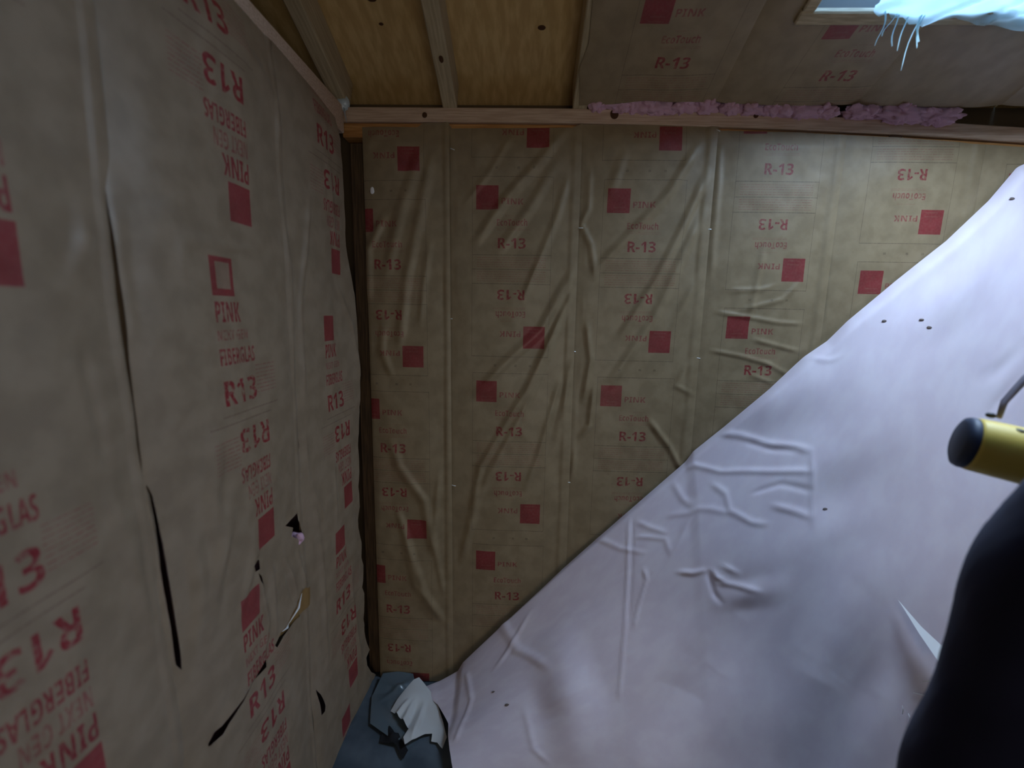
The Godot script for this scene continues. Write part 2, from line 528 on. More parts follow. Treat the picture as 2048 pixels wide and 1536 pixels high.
func rule(a: Vector2, b: Vector2, col: Color, alpha: float, thick := 1):
	var p := to_px(a)
	var q := to_px(b)
	var n := int(p.distance_to(q)) + 1
	for k in n + 1:
		var v := p.lerp(q, float(k) / n)
		for t in thick: dab(int(v.x), int(v.y) + t, col, alpha * (0.75 + 0.5 * wear.get_noise_2d(v.x * 4, v.y * 4)))

var glyphs := {}

func letters(text: String) -> PackedVector2Array:
	if not glyphs.has(text):
		var tm := TextMesh.new()
		var f := SystemFont.new()
		f.font_names = PackedStringArray(["Droid Sans"])
		f.font_weight = 700
		tm.font = f
		tm.text = text
		tm.font_size = 64
		tm.pixel_size = 0.01
		tm.depth = 0.0
		var out := PackedVector2Array()
		var a := tm.get_mesh_arrays()
		var v: PackedVector3Array = a[Mesh.ARRAY_VERTEX]
		var ix = a[Mesh.ARRAY_INDEX]
		if ix == null: ix = PackedInt32Array(range(v.size()))
		var r := Rect2(v[0].x, v[0].y, 0, 0)
		for p in v: r = r.expand(Vector2(p.x, p.y))
		for i in ix: out.append((Vector2(v[i].x, v[i].y) - r.get_center()) / r.size)
		glyphs[text] = out
	return glyphs[text]

func words(text: String, c: Vector2, size: Vector2, turned: bool, col: Color, alpha: float, worn := 0.4):
	# the letters fill a box of this size; turned stands them on their heads
	var g := letters(text)
	var done := {}
	for k in range(0, g.size(), 3):
		var t := []
		for m in 3:
			var v := g[k + m] * size * (-1.0 if turned else 1.0)
			t.append(to_px(c + v))
		var y0 := int(ceil(minf(t[0].y, minf(t[1].y, t[2].y)) - 0.5))
		var y1 := int(floor(maxf(t[0].y, maxf(t[1].y, t[2].y)) - 0.5))
		for y in range(y0, y1 + 1):
			var yy := y + 0.5
			var lo := 1e9
			var hi := -1e9
			for e in 3:
				var a: Vector2 = t[e]
				var b: Vector2 = t[(e + 1) % 3]
				if (a.y <= yy) != (b.y <= yy):
					var x := a.x + (b.x - a.x) * (yy - a.y) / (b.y - a.y)
					lo = minf(lo, x)
					hi = maxf(hi, x)
			for x in range(int(round(lo)), int(round(hi))):
				if done.has(Vector2i(x, y)): continue
				done[Vector2i(x, y)] = true
				var n := wear.get_noise_2d(x * 2.5, y * 2.5)
				dab(x, y, col, alpha * clampf(1.0 - worn * 2.0 * (n + 0.25), 0.0, 1.0))

func fine_print(c: Vector2, size: Vector2, rows: int, col: Color, alpha: float):
	var rng := RandomNumberGenerator.new()
	line_seed += 1
	rng.seed = line_seed
	for k in rows:
		var y := c.y + size.y * ((k + 0.5) / rows - 0.5)
		var x := c.x - size.x / 2
		while x < c.x + size.x / 2:
			var w := rng.randf_range(0.004, 0.016)
			rule(Vector2(x, y), Vector2(minf(x + w, c.x + size.x / 2), y), col, alpha * rng.randf_range(0.5, 1.0), 2)
			x += w + 0.003

func back_block(c: Vector2):
	# a printed panel of the back wall and roof paper: its lower half is its upper half turned round
	var pale := ink.lerp(kraft, 0.35)
	var grey := Color("4a3d33")
	for s in [1.0, -1.0]:
		var at := func(x: float, y: float) -> Vector2: return c + Vector2(x, y) * s
		patch(at.call(-0.075, 0.207), Vector2(0.066, 0.068), ink, 0.88, 0.18)
		for k in 2: rule(at.call(-0.09, 0.190 - 0.011 * k), at.call(-0.055, 0.190 - 0.011 * k), kraft, 0.35, 3)
		words("PINK", at.call(0.0, 0.197), Vector2(0.066, 0.017), s < 0, pale, 0.9)
		words("EcoTouch", at.call(0.0, 0.137), Vector2(0.092, 0.020), s < 0, pale, 0.9)
		fine_print(at.call(0.005, 0.117), Vector2(0.1, 0.008), 2, pale, 0.35)
		fine_print(at.call(0.005, 0.157), Vector2(0.05, 0.006), 1, pale, 0.3)
		words("R-13", at.call(0.0, 0.077), Vector2(0.084, 0.031), s < 0, ink, 0.85)
		fine_print(at.call(0.0, 0.021), Vector2(0.21, 0.034), 5, pale, 0.55)
		rule(at.call(-0.12, 0.043), at.call(0.12, 0.043), grey, 0.55, 2)
		rule(at.call(-0.12, 0.267), at.call(0.12, 0.267), grey, 0.5, 2)
		rule(at.call(-0.12, -0.267), at.call(-0.12, 0.267), grey, 0.38, 2)
		for x in [-0.045, 0.02, 0.065]: patch(c + Vector2(x, -0.297), Vector2(0.008, 0.007), grey, 0.2, 0.5)
	rule(c + Vector2(-0.12, 0), c + Vector2(0.12, 0), grey, 0.5, 2)

func left_block(c: Vector2, worn: float):
	# the larger print of the left wall paper
	var pale := ink.lerp(kraft, 0.3)
	for s in [1.0, -1.0]:
		var at := func(x: float, y: float) -> Vector2: return c + Vector2(x, y) * s
		patch(at.call(-0.033, 0.25), Vector2(0.058, 0.066), ink, 0.85, 0.15)
		if worn > 0.5 and s > 0: patch(at.call(-0.031, 0.252), Vector2(0.036, 0.046), kraft, 0.95, 0.1)
		words("PINK", at.call(-0.028, 0.190), Vector2(0.064, 0.036), s < 0, ink, 0.95, worn * 0.6)
		words("NEXT GEN", at.call(-0.020, 0.150), Vector2(0.08, 0.018 if s > 0 else 0.028), s < 0, pale, 0.75, worn)
		words("FIBERGLAS", at.call(-0.012, 0.112), Vector2(0.096, 0.030), s < 0, ink, 0.92, worn * 0.7)
		words("R13", at.call(-0.014, 0.048), Vector2(0.092, 0.046), s < 0, ink, 1.0, worn)
		fine_print(at.call(0.066, 0.062), Vector2(0.062, 0.06), 8, pale, 0.75)
		rule(at.call(-0.07, 0.008), at.call(0.10, 0.008), Color("5c4038"), 0.4, 3)

func printed(r: Rect2, blocks: Callable) -> StandardMaterial3D:
	img = Image.create_empty(int(r.size.x * PX), int(r.size.y * PX), false, Image.FORMAT_RGB8)
	img.fill(kraft)
	org = r.position
	blocks.call()
	var m := mat(Color.WHITE, 0.44)
	m.albedo_texture = ImageTexture.create_from_image(img)
	m.detail_enabled = true
	m.detail_blend_mode = BaseMaterial3D.BLEND_MODE_MUL
	m.detail_uv_layer = BaseMaterial3D.DETAIL_UV_2
	m.detail_albedo = M.fibres
	return m

# ---------------------------------------------------------------- figures

func capsule(p: Vector3, a: Vector3, b: Vector3, ra: float, rb: float) -> float:
	var ab := b - a
	var t := clampf((p - a).dot(ab) / maxf(ab.length_squared(), 1e-9), 0.0, 1.0)
	return p.distance_to(a + ab * t) - lerpf(ra, rb, t)

func nets(bones: Array, cell: float, k: float, ragged := 0.0) -> ArrayMesh:
	# surface nets round a smooth union of tapered capsules [a, b, radius a, radius b, flattening of z]
	var lo := Vector3.INF
	var hi := -Vector3.INF
	for b in bones:
		var m := maxf(b[2], b[3]) + 3.0 * cell
		for q in [b[0], b[1]]:
			lo = lo.min(q - Vector3.ONE * m)
			hi = hi.max(q + Vector3.ONE * m)
	var n := Vector3i(((hi - lo) / cell).ceil()) + Vector3i.ONE
	var d := PackedFloat32Array()
	d.resize(n.x * n.y * n.z)
	var at := 0
	for z in n.z:
		for y in n.y:
			for x in n.x:
				var p := lo + Vector3(x, y, z) * cell
				var s := 1e3
				for b in bones:
					var q := p
					var flat: float = b[4]
					if flat != 1.0:
						var zc: float = lerpf(b[0].z, b[1].z, clampf((p.y - b[0].y) / (b[1].y - b[0].y + 1e-6), 0, 1))
						q.z = zc + (p.z - zc) / flat
					var e := capsule(q, b[0], b[1], b[2], b[3])
					if flat < 1.0: e *= flat * 0.5 + 0.5
					var h := maxf(k - absf(s - e), 0.0) / k
					s = minf(s, e) - h * h * k * 0.25
				if ragged > 0.0 and absf(s) < 4.0 * cell:
					s += ragged * (rough_noise.get_noise_3d(p.x * 260, p.y * 160, p.z * 260) + 0.5 * fine_noise.get_noise_3d(p.x * 700, p.y * 700, p.z * 700))
				d[at] = s
				at += 1
	var id := {}
	var pos := PackedVector3Array()
	var sx := 1
	var sy := n.x
	var sz := n.x * n.y
	var corner := [0, sx, sy, sx + sy, sz, sz + sx, sz + sy, sz + sx + sy]
	for z in n.z - 1:
		for y in n.y - 1:
			for x in n.x - 1:
				var o := x * sx + y * sy + z * sz
				var mask := 0
				for c in 8:
					if d[o + corner[c]] < 0.0: mask |= 1 << c
				if mask == 0 or mask == 255: continue
				var sum := Vector3.ZERO
				var cnt := 0
				for c in 8:
					for ax in [1, 2, 4]:
						if c & ax: continue
						var e: int = c | ax
						if ((mask >> c) & 1) != ((mask >> e) & 1):
							var da := d[o + corner[c]]
							var db := d[o + corner[e]]
							var t := da / (da - db)
							var pa := Vector3(c & 1, (c >> 1) & 1, (c >> 2) & 1)
							var pb := Vector3(e & 1, (e >> 1) & 1, (e >> 2) & 1)
							sum += pa.lerp(pb, t)
							cnt += 1
				id[o] = pos.size()
				pos.append(lo + (Vector3(x, y, z) + sum / cnt) * cell)
	var idx := PackedInt32Array()
	for z in range(1, n.z - 1):
		for y in range(1, n.y - 1):
			for x in range(1, n.x - 1):
				var o := x * sx + y * sy + z * sz
				var in0 := d[o] < 0.0
				for ax in 3:
					var step: int = [sx, sy, sz][ax]
					if in0 == (d[o + step] < 0.0): continue
					var u: int = [sy, sz, sx][ax]
					var v: int = [sz, sx, sy][ax]
					var q := [o - u - v, o - v, o, o - u]
					if not (id.has(q[0]) and id.has(q[1]) and id.has(q[2]) and id.has(q[3])): continue
					if in0: q.reverse()
					for m in [0, 1, 2, 0, 2, 3]: idx.append(id[q[m]])
	var nor := PackedVector3Array()
	nor.resize(pos.size())
	for i in range(0, idx.size(), 3):
		var nn := (pos[idx[i + 2]] - pos[idx[i]]).cross(pos[idx[i + 1]] - pos[idx[i]])
		for m in 3: nor[idx[i + m]] += nn
	for i in nor.size(): nor[i] = nor[i].normalized()
	var arr := []
	arr.resize(Mesh.ARRAY_MAX)
	arr[Mesh.ARRAY_VERTEX] = pos
	arr[Mesh.ARRAY_NORMAL] = nor
	arr[Mesh.ARRAY_INDEX] = idx
	var mesh := ArrayMesh.new()
	mesh.add_surface_from_arrays(Mesh.PRIMITIVE_TRIANGLES, arr)
	return mesh

# ---------------------------------------------------------------- the scene

func _ready():
	setup()
	materials()
	shell()
	framing()
	back_batts()
	left_batts()
	roof_batts()
	skylight()
	white_sheet()
	floor_litter()
	power_tool()
	person()

func setup():
	var cam := Camera3D.new()
	cam.name = "camera"
	add_child(cam)
	cam.position = Vector3(0, EYE, 0)
	cam.rotation_order = EULER_ORDER_YXZ
	cam.rotation_degrees = Vector3(-9.22, 1.7, 1.12)
	cam.fov = rad_to_deg(2.0 * atan(768.0 / 870.0))
	cam.near = 0.02
	cam.far = 50.0
	var lens := CameraAttributesPhysical.new()
	lens.frustum_focal_length = 13.6
	lens.frustum_focus_distance = 1.35
	lens.exposure_aperture = 1.6
	cam.attributes = lens
	cam.current = true
	var e := Environment.new()
	e.background_mode = Environment.BG_SKY
	var sky := Sky.new()
	var sm := ProceduralSkyMaterial.new()
	sm.sky_top_color = Color(0.62, 0.80, 1.0)
	sm.sky_horizon_color = Color(0.72, 0.86, 1.0)
	sm.ground_bottom_color = Color(0.3, 0.32, 0.34)
	sm.ground_horizon_color = Color(0.5, 0.55, 0.6)
	sm.sky_energy_multiplier = 2.6
	sm.ground_energy_multiplier = 1.0
	sky.sky_material = sm
	e.sky = sky
	e.tonemap_mode = Environment.TONE_MAPPER_LINEAR
	e.tonemap_exposure = 1.08
	e.sdfgi_enabled = true
	e.ssao_enabled = true
	e.ssil_enabled = true
	var we := WorldEnvironment.new()
	we.name = "world"
	we.environment = e
	add_child(we)
	# daylight that comes down through the skylight
	var day := AreaLight3D.new()
	day.name = "skylight_daylight"
	day.area_size = Vector2(0.50, 0.40)
	day.light_color = Color(0.82, 0.905, 1.0)
	day.light_energy = 1.45
	day.area_range = 8.0
	day.area_attenuation = 2.0
	day.shadow_enabled = true
	add_child(day)
	day.transform = roof_at(1.12, -0.05, 0.50) * Transform3D(Basis(Vector3.RIGHT, -PI / 2), Vector3.ZERO)

	# weaker fill light, added with an unseen window behind the camera
	var fill := AreaLight3D.new()
	fill.name = "added_fill_light"
	fill.area_size = Vector2(0.86, 0.86)
	fill.light_color = Color(1.0, 0.96, 0.90)
	fill.light_energy = 0.40
	fill.area_range = 8.0
	fill.area_attenuation = 2.0
	fill.shadow_enabled = true
	add_child(fill)
	fill.position = Vector3(0.55, 0.80, 1.17)

func roof_at(x: float, n: float, s: float) -> Transform3D:
	# x along the wall, n up from the underside of the rafters, s up the slope from the back wall
	var b := Basis(Vector3.RIGHT, -deg_to_rad(SLOPE))
	return Transform3D(b, Vector3(0, 1.905, BACK) + b * Vector3(x, n, s))

func materials():
	rough_noise.seed = 11
	rough_noise.frequency = 0.02
	rough_noise.fractal_octaves = 2
	fine_noise.seed = 23
	fine_noise.frequency = 0.02
	fine_noise.fractal_octaves = 3
	wear.seed = 7
	wear.frequency = 0.03
	wear.fractal_octaves = 3
	M.fibres = noise_tex(0.012, Color(0.925, 0.92, 0.91), Color(1, 1, 1), 4, 512, 5)
	M.plate = wood(Color("c2a48c"), Color("d9c0aa"), 3)
	M.plate_low = wood(Color("b47c44"), Color("cf9a5e"), 5)
	M.rafter = wood(Color("a8987a"), Color("c0b090"), 8, Vector3(22, 22, 1.2))
	M.stud = wood(Color("4c3a28"), Color("6a5238"), 9, Vector3(22, 1.2, 22))  # darkened to carry the shade of the corner gap
	M.sheath = wood(Color("c4a26a"), Color("d8b980"), 12, Vector3(6, 6, 1.6))
	M.knot = mat(Color("4e3018"), 0.8)
	M.shell = mat(Color("6b5a44"), 0.9)
	M.wool = mat(Color("d6adc2"), 1.0, {"rim_enabled": true, "rim": 0.4})
	M.white_bit = mat(Color("f4f6fa"), 0.5)
	M.speck = mat(Color("6a5f5c"), 0.8)
	M.kraft = mat(kraft, 0.6)
	M.kraft_back = mat(Color("8a6a3c"), 0.5)
	M.steel = mat(Color("eef2f4"), 0.35, {"metallic": 0.6})

func shell():
	var f := structure("floor")
	put("subfloor", box(Vector3(2.9, 0.05, 2.9), 0.001), mat(Color("59646e"), 0.7, {"albedo_texture": noise_tex(0.01, Color(0.75, 0.78, 0.8), Color(1, 1, 1), 31), "uv1_triplanar": true, "uv1_scale": Vector3(1.2, 1.2, 1.2)}), f, Transform3D(Basis(), Vector3(0.35, -0.025, -0.15)))
	var wb := structure("wall_back")
	put("sheathing_board", box(Vector3(2.9, 2.2, 0.03)), M.shell, wb, Transform3D(Basis(), Vector3(0.35, 1.0, BACK - 0.115)))
	var wl := structure("wall_left")
	put("outer_board", box(Vector3(0.03, 3.1, 2.75)), M.shell, wl, Transform3D(Basis(), Vector3(-1.05, 1.5, -0.13)))
	put("paper_facing", box(Vector3(0.012, 1.82, 1.38), 0.002), mat(Color("96836d"), 0.6), wl, Transform3D(Basis(), Vector3(LEFT - 0.004, 0.915, 0.53)))
	var wr := structure("wall_right")
	put("board", box(Vector3(0.03, 3.1, 2.75)), M.shell, wr, Transform3D(Basis(), Vector3(1.76, 1.5, -0.13)))
	var wn := structure("wall_near")
	put("board", box(Vector3(2.9, 3.1, 0.03)), M.shell, wn, Transform3D(Basis(), Vector3(0.35, 1.5, 1.24)))
	var w2 := structure("added_window_2", Vector3(0.55, 0.80, 1.21))  # unseen window, added as a fitting for the fill light
	for q in [[0.0, 0.47, 1.0, 0.05], [0.0, -0.47, 1.0, 0.05], [0.475, 0.0, 0.05, 0.89], [-0.475, 0.0, 0.05, 0.89]]:
		put("frame", box(Vector3(q[2], q[3], 0.04)), M.plate, w2, Transform3D(Basis(), Vector3(q[0], q[1], 0)))
	put("pane", box(Vector3(0.90, 0.89, 0.006), 0.001), mat(Color("e8e4dc"), 0.4, {"emission_enabled": true, "emission": Color(1.0, 0.96, 0.9), "emission_energy_multiplier": 0.4}), w2)  # glowing pane added along with the fill light
	# the roof boards leave the skylight open: x 0.62 to 1.40, 0.27 to 1.10 up the slope
	var c := structure("ceiling")
	for q in [[-1.07, -0.238, -0.12, 2.9], [-0.236, 0.62, -0.12, 2.9], [1.40, 1.78, -0.12, 2.9], [0.622, 1.398, -0.12, 0.27], [0.622, 1.398, 1.10, 2.9]]:
		var p := put("sheathing_panel", box(Vector3(q[1] - q[0] - 0.002, 0.016, q[3] - q[2]), 0.001), M.sheath, c, roof_at((q[0] + q[1]) / 2, 0.098, (q[2] + q[3]) / 2))
		if q[0] < 0.0:
			for k in ([[-0.399, 0.137, 1.0], [-0.395, 0.075, 0.45]] if q[0] < -0.5 else [[0.045, 0.171, 1.0], [0.022, 0.066, 0.75], [0.0, 0.29, 0.8]]):
				put("knot", lump(Vector3(0.026, 0.004, 0.017) * k[2], 0.15, 3), M.knot, p, Transform3D(Basis(), Vector3(k[0] - (q[0] + q[1]) / 2, -0.0085, k[1] + 0.10 - (q[2] + q[3]) / 2)))

func framing():
	var line := PackedVector3Array()
	var low := PackedVector3Array()
	for i in 25:
		var x := -0.56 + 2.30 * i / 24.0
		var y := 1.9095 - 0.0145 * pow(maxf(x + 0.1, 0.0), 2.0) * 1.35
		line.append(Vector3(x, y, BACK + 0.006))
		low.append(Vector3(x, y - 0.0405, BACK - 0.003))
	var up := thing("top_plate", "long pale pinkish lumber plate running across the top of the back wall", "lumber")
	put("board", bent_board(line, 0.039, 0.09), M.plate, up)
	for k in [[0.24, 1.893, 1.0], [-0.312, 1.888, 0.6], [0.642, 1.893, 0.6], [1.03, 1.884, 0.8]]:
		put("knot", lump(Vector3(0.024, 0.026, 0.004) * k[2], 0.15, 5), M.knot, up, Transform3D(Basis(), Vector3(k[0], k[1], BACK + 0.0065)))
	var lo := thing("top_plate", "orange lumber plate half covered by paper beneath the pale plate on the back wall", "lumber")
	put("board", bent_board(low, 0.039, 0.085), M.plate_low, lo)
	put("knot", lump(Vector3(0.034, 0.03, 0.008), 0.2, 8), M.knot, lo, Transform3D(Basis(), Vector3(1.045, 1.838, BACK - 0.002)))
	var lp := thing("top_plate", "shaded lumber plate along the top of the left wall", "lumber")
	put("board", box(Vector3(0.09, 0.076, 2.5)), M.plate, lp, Transform3D(Basis(), Vector3(LEFT - 0.046, 1.868, -0.11)))
	var st := thing("stud", "stud coloured dark for shade in the gap between the left and back wall paper", "stud")
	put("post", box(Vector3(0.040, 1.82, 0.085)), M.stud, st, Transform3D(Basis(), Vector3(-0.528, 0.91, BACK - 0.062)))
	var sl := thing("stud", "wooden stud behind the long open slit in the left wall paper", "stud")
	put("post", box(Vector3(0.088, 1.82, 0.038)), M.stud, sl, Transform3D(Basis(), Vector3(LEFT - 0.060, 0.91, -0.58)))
	for r in [[-0.556, "roof rafter beside the left wall top, next to a dark gap"], [-0.238, "middle roof rafter between two bays of bare yellow boards"], [0.140, "roof rafter edged by torn tan paper to the right of the yellow boards"]]:
		var t := thing("rafter", r[1], "rafter")
		put("beam", box(Vector3(0.042, 0.089, 2.78)), M.rafter, t, roof_at(r[0], 0.0447, 1.39))
		if r[0] == -0.238:
			put("knot", lump(Vector3(0.011, 0.003, 0.02), 0.15, 9), M.knot, t, roof_at(-0.236, -0.0005, 0.155))

func set_folds(rows: Array, which: int, gain := 1.0):
	folds = []
	for r in rows:
		if r[0] == which: folds.append(make_fold(r[1] * 0.001 * 1.7, r[2] * 0.001 * gain, pairs(r[3])))

func crinkle(x: float, y: float) -> float:
	return 0.0024 * rough_noise.get_noise_2d(x * 260, y * 190) + 0.0006 * fine_noise.get_noise_2d(x * 700, y * 700)

func back_batts():
	var centre := [-0.432, -0.050, 0.341, 0.722, 1.100, 1.48]
	var mirror := [1.384, 1.452, 1.447, 1.670, 1.812, 1.5]
	var tops := [[-0.50, 1.856, -0.335, 1.856, -0.318, 1.868, -0.24, 1.870], [-0.25, 1.868, -0.232, 1.854, 0.118, 1.857, 0.15, 1.869], [0.14, 1.868, 0.54, 1.864], [0.53, 1.864, 0.55, 1.853, 0.775, 1.849, 0.905, 1.843], [0.895, 1.844, 1.03, 1.838, 1.2, 1.827, 1.30, 1.818], [1.28, 1.822, 1.69, 1.790]]
	var labels := ["narrow kraft-paper insulation batt on the back wall, in the corner beside the left wall", "kraft-paper insulation batt on the back wall with long diagonal wrinkles, second from the corner", "kraft-paper insulation batt on the back wall with a buckled left edge, third from the corner", "shiny kraft-paper insulation batt on the back wall with glinting creases, fourth from the corner", "kraft-paper insulation batt on the back wall toward its right end, mostly behind the white sheet", "kraft-paper insulation batt at the shaded far right end of the back wall"]
	for i in 6:
		var x0: float = BACK_X[i]
		var x1: float = BACK_X[i + 1] + 0.012
		var t := thing("insulation_batt", labels[i], "insulation")
		var r := Rect2(x0, 0.0, x1 - x0, 1.874)
		var m := printed(r, func():
			for k in 4: back_block(Vector2(centre[i] - 0.010 * (1.0 - k) * (1.0 if i == 2 else 0.3), mirror[i] + 0.588 * (1 - k))))
		set_folds(BACK_FOLDS, i, 0.95)
		var o := pairs(tops[i])
		for p in o.size(): o[p].x = clampf(o[p].x, x0, x1)
		o.append(Vector2(x1, 0.004))
		o.append(Vector2(x0, 0.004))
		var wid := x1 - x0
		var f := func(p: Vector2) -> Vector3:
			var u := (p.x - x0) / wid
			var lift := 0.010 * pow(maxf(sin(PI * u), 0.0), 0.6) * clampf((1.87 - p.y) / 0.06, 0.15, 1.0)
			# the stapled flange stands off a little along both edges
			if u > 0.93: lift += 0.0035
			elif u > 0.90: lift += 0.0035 * (u - 0.90) / 0.03
			return Vector3(p.x, p.y, BACK + 0.0006 + lift + off(p) + crinkle(p.x + i * 3.0, p.y) * (1.0 if u > 0.05 and u < 0.9 else 0.4))
		put("facing", paper(o, [], 0.005, f, r), m, t)
		put("fiberglass_wool", box(Vector3(wid - 0.06, 1.76, 0.07), 0.012), M.wool, t, Transform3D(Basis(), Vector3((x0 + x1) / 2 - 0.006, 0.885, BACK - 0.045)))
		for s in range(0, STAPLES.size(), 2):
			var sx: float = STAPLES[s]
			if sx > x0 - 0.02 and sx < x1 - 0.025:
				var q := Vector2(clampf(sx, x0 + 0.005, x1), STAPLES[s + 1])
				put("staple", staple(), M.steel, t, Transform3D(Basis(Vector3(0, 0, 1), 0.5 * sin(s * 3.1)), f.call(q) + Vector3(0, 0, 0.0012)))
		if i == 0:
			put("white_fleck", lump(Vector3(0.012, 0.02, 0.004), 0.3, 4), M.white_bit, t, Transform3D(Basis(), f.call(Vector2(-0.474, 1.678)) + Vector3(0, 0, 0.001)))  # small white fleck on the facing

func staple() -> Mesh:
	if not M.has("staple"):
		M.staple = tube(PackedVector3Array([Vector3(-0.006, 0, -0.003), Vector3(-0.006, 0, 0.0008), Vector3(-0.005, 0, 0.0014), Vector3(0.005, 0, 0.0014), Vector3(0.006, 0, 0.0008), Vector3(0.006, 0, -0.003)]), PackedFloat32Array([0.0013, 0.0014, 0.0014, 0.0014, 0.0014, 0.0013]), 6)
	return M.staple

func left_batts():
	var seams := [-0.24, 0.17, 0.58, 0.99, 1.38]
	var labels := ["", "kraft-paper insulation batt nearest the camera on the left wall, with large blurred red print", "torn kraft-paper insulation batt in the middle of the left wall, slashed and holed low down", "kraft-paper insulation batt on the left wall next to the corner, with a ragged free edge"]
	var keep := kraft
	for i in range(1, 4):
		var a0: float = seams[i] - 0.006
		var a1: float = seams[i + 1] + 0.006
		var t := thing("insulation_batt", labels[i], "insulation")
		var r := Rect2(a0, 0.0, a1 - a0, 1.874)
		kraft = Color("96836d")
		var m := printed(r, func():
			for k in 4:
				if i == 1: left_block(Vector2(0.395, 1.62 - 0.63 * k), 0.5)
				if i == 2: left_block(Vector2(0.79, 1.755 - 0.633 * k), 0.65 if k == 1 else 0.3)
				if i == 3: left_block(Vector2(1.195, 1.70 - 0.68 * k if k < 2 else 1.02 - 0.61 * (k - 1)), 0.35))
		set_folds(LEFT_FOLDS, i, 0.75)
		var o := PackedVector2Array([Vector2(a0, 0.004), Vector2(a0, 1.868)])
		if i == 3:
			for p in pairs(LEFT_EDGE): o.append(Vector2(clampf(p.x + 0.003 * wear.get_noise_2d(p.x, p.y * 900.0), 1.2, 1.385), clampf(p.y, 0.006, 1.868)))
		else:
			o.append_array([Vector2(a1, 1.868), Vector2(a1, 0.004)])
		var holes := []
		for h in LEFT_HOLES:
			if h[0] == i: holes.append(pairs(h[1]))
		var wid := a1 - a0
		var f := func(p: Vector2) -> Vector3:
			var u := (p.x - a0) / wid
			var lift := 0.016 * pow(maxf(sin(PI * u), 0.0), 0.7)
			if i == 3: lift = 0.016 * pow(maxf(sin(PI * minf(u, 0.5)), 0.0), 0.7) + 0.012 * maxf(u - 0.5, 0.0)
			lift *= clampf((1.875 - p.y) / 0.09, 0.12, 1.0)
			if u > 0.94: lift += 0.0025
			lift += 0.011 * rough_noise.get_noise_2d(p.x * 100 + i * 50, p.y * 45)
			return Vector3(LEFT + 0.001 + lift + off(p) + 1.2 * crinkle(p.x + i * 5.0, p.y), p.y, -p.x)
		put("facing", paper(o, holes, 0.005, f, r), m, t)
		put("fiberglass_wool", box(Vector3(0.03, 1.76, wid - 0.07), 0.012), M.wool, t, Transform3D(Basis(), Vector3(LEFT - 0.075, 0.885, -(a0 + a1) / 2)))
		if i == 2:
			# the brown back of a folded layer shows through the wide slash; white slivers along its edge paint a highlight
			var c := Vector2.ZERO
			for p in holes[1]: c += p / holes[1].size()
			var grown := PackedVector2Array()
			for p in holes[1]: grown.append(p + (p - c).normalized() * 0.012)
			put("torn_flap", paper(grown, [], 0.006, func(p: Vector2) -> Vector3: return f.call(p) + Vector3(-0.007 + 0.16 * (p.x - c.x), 0, 0), Rect2(0, 0, 1, 1)), M.kraft_back, t)
			for q in [[2, 5], [1, 2]]:
				var e0: Vector2 = holes[1][q[0]]
				var e1: Vector2 = holes[1][q[1]]
				put("highlight_sliver", tube(PackedVector3Array([f.call(e0) + Vector3(0.001, 0, 0), f.call(e0.lerp(e1, 0.5)) + Vector3(0.005, 0, 0), f.call(e1) + Vector3(0.001, 0, 0)]), PackedFloat32Array([0.0008, 0.003, 0.0008]), 6, 0.4), M.white_bit, t)
			put("fiberglass_wool", lump(Vector3(0.03, 0.03, 0.03), 0.5, 12), M.wool, t, Transform3D(Basis(), Vector3(LEFT - 0.004, holes[2][3].y, -holes[2][3].x + 0.012)))
	kraft = keep

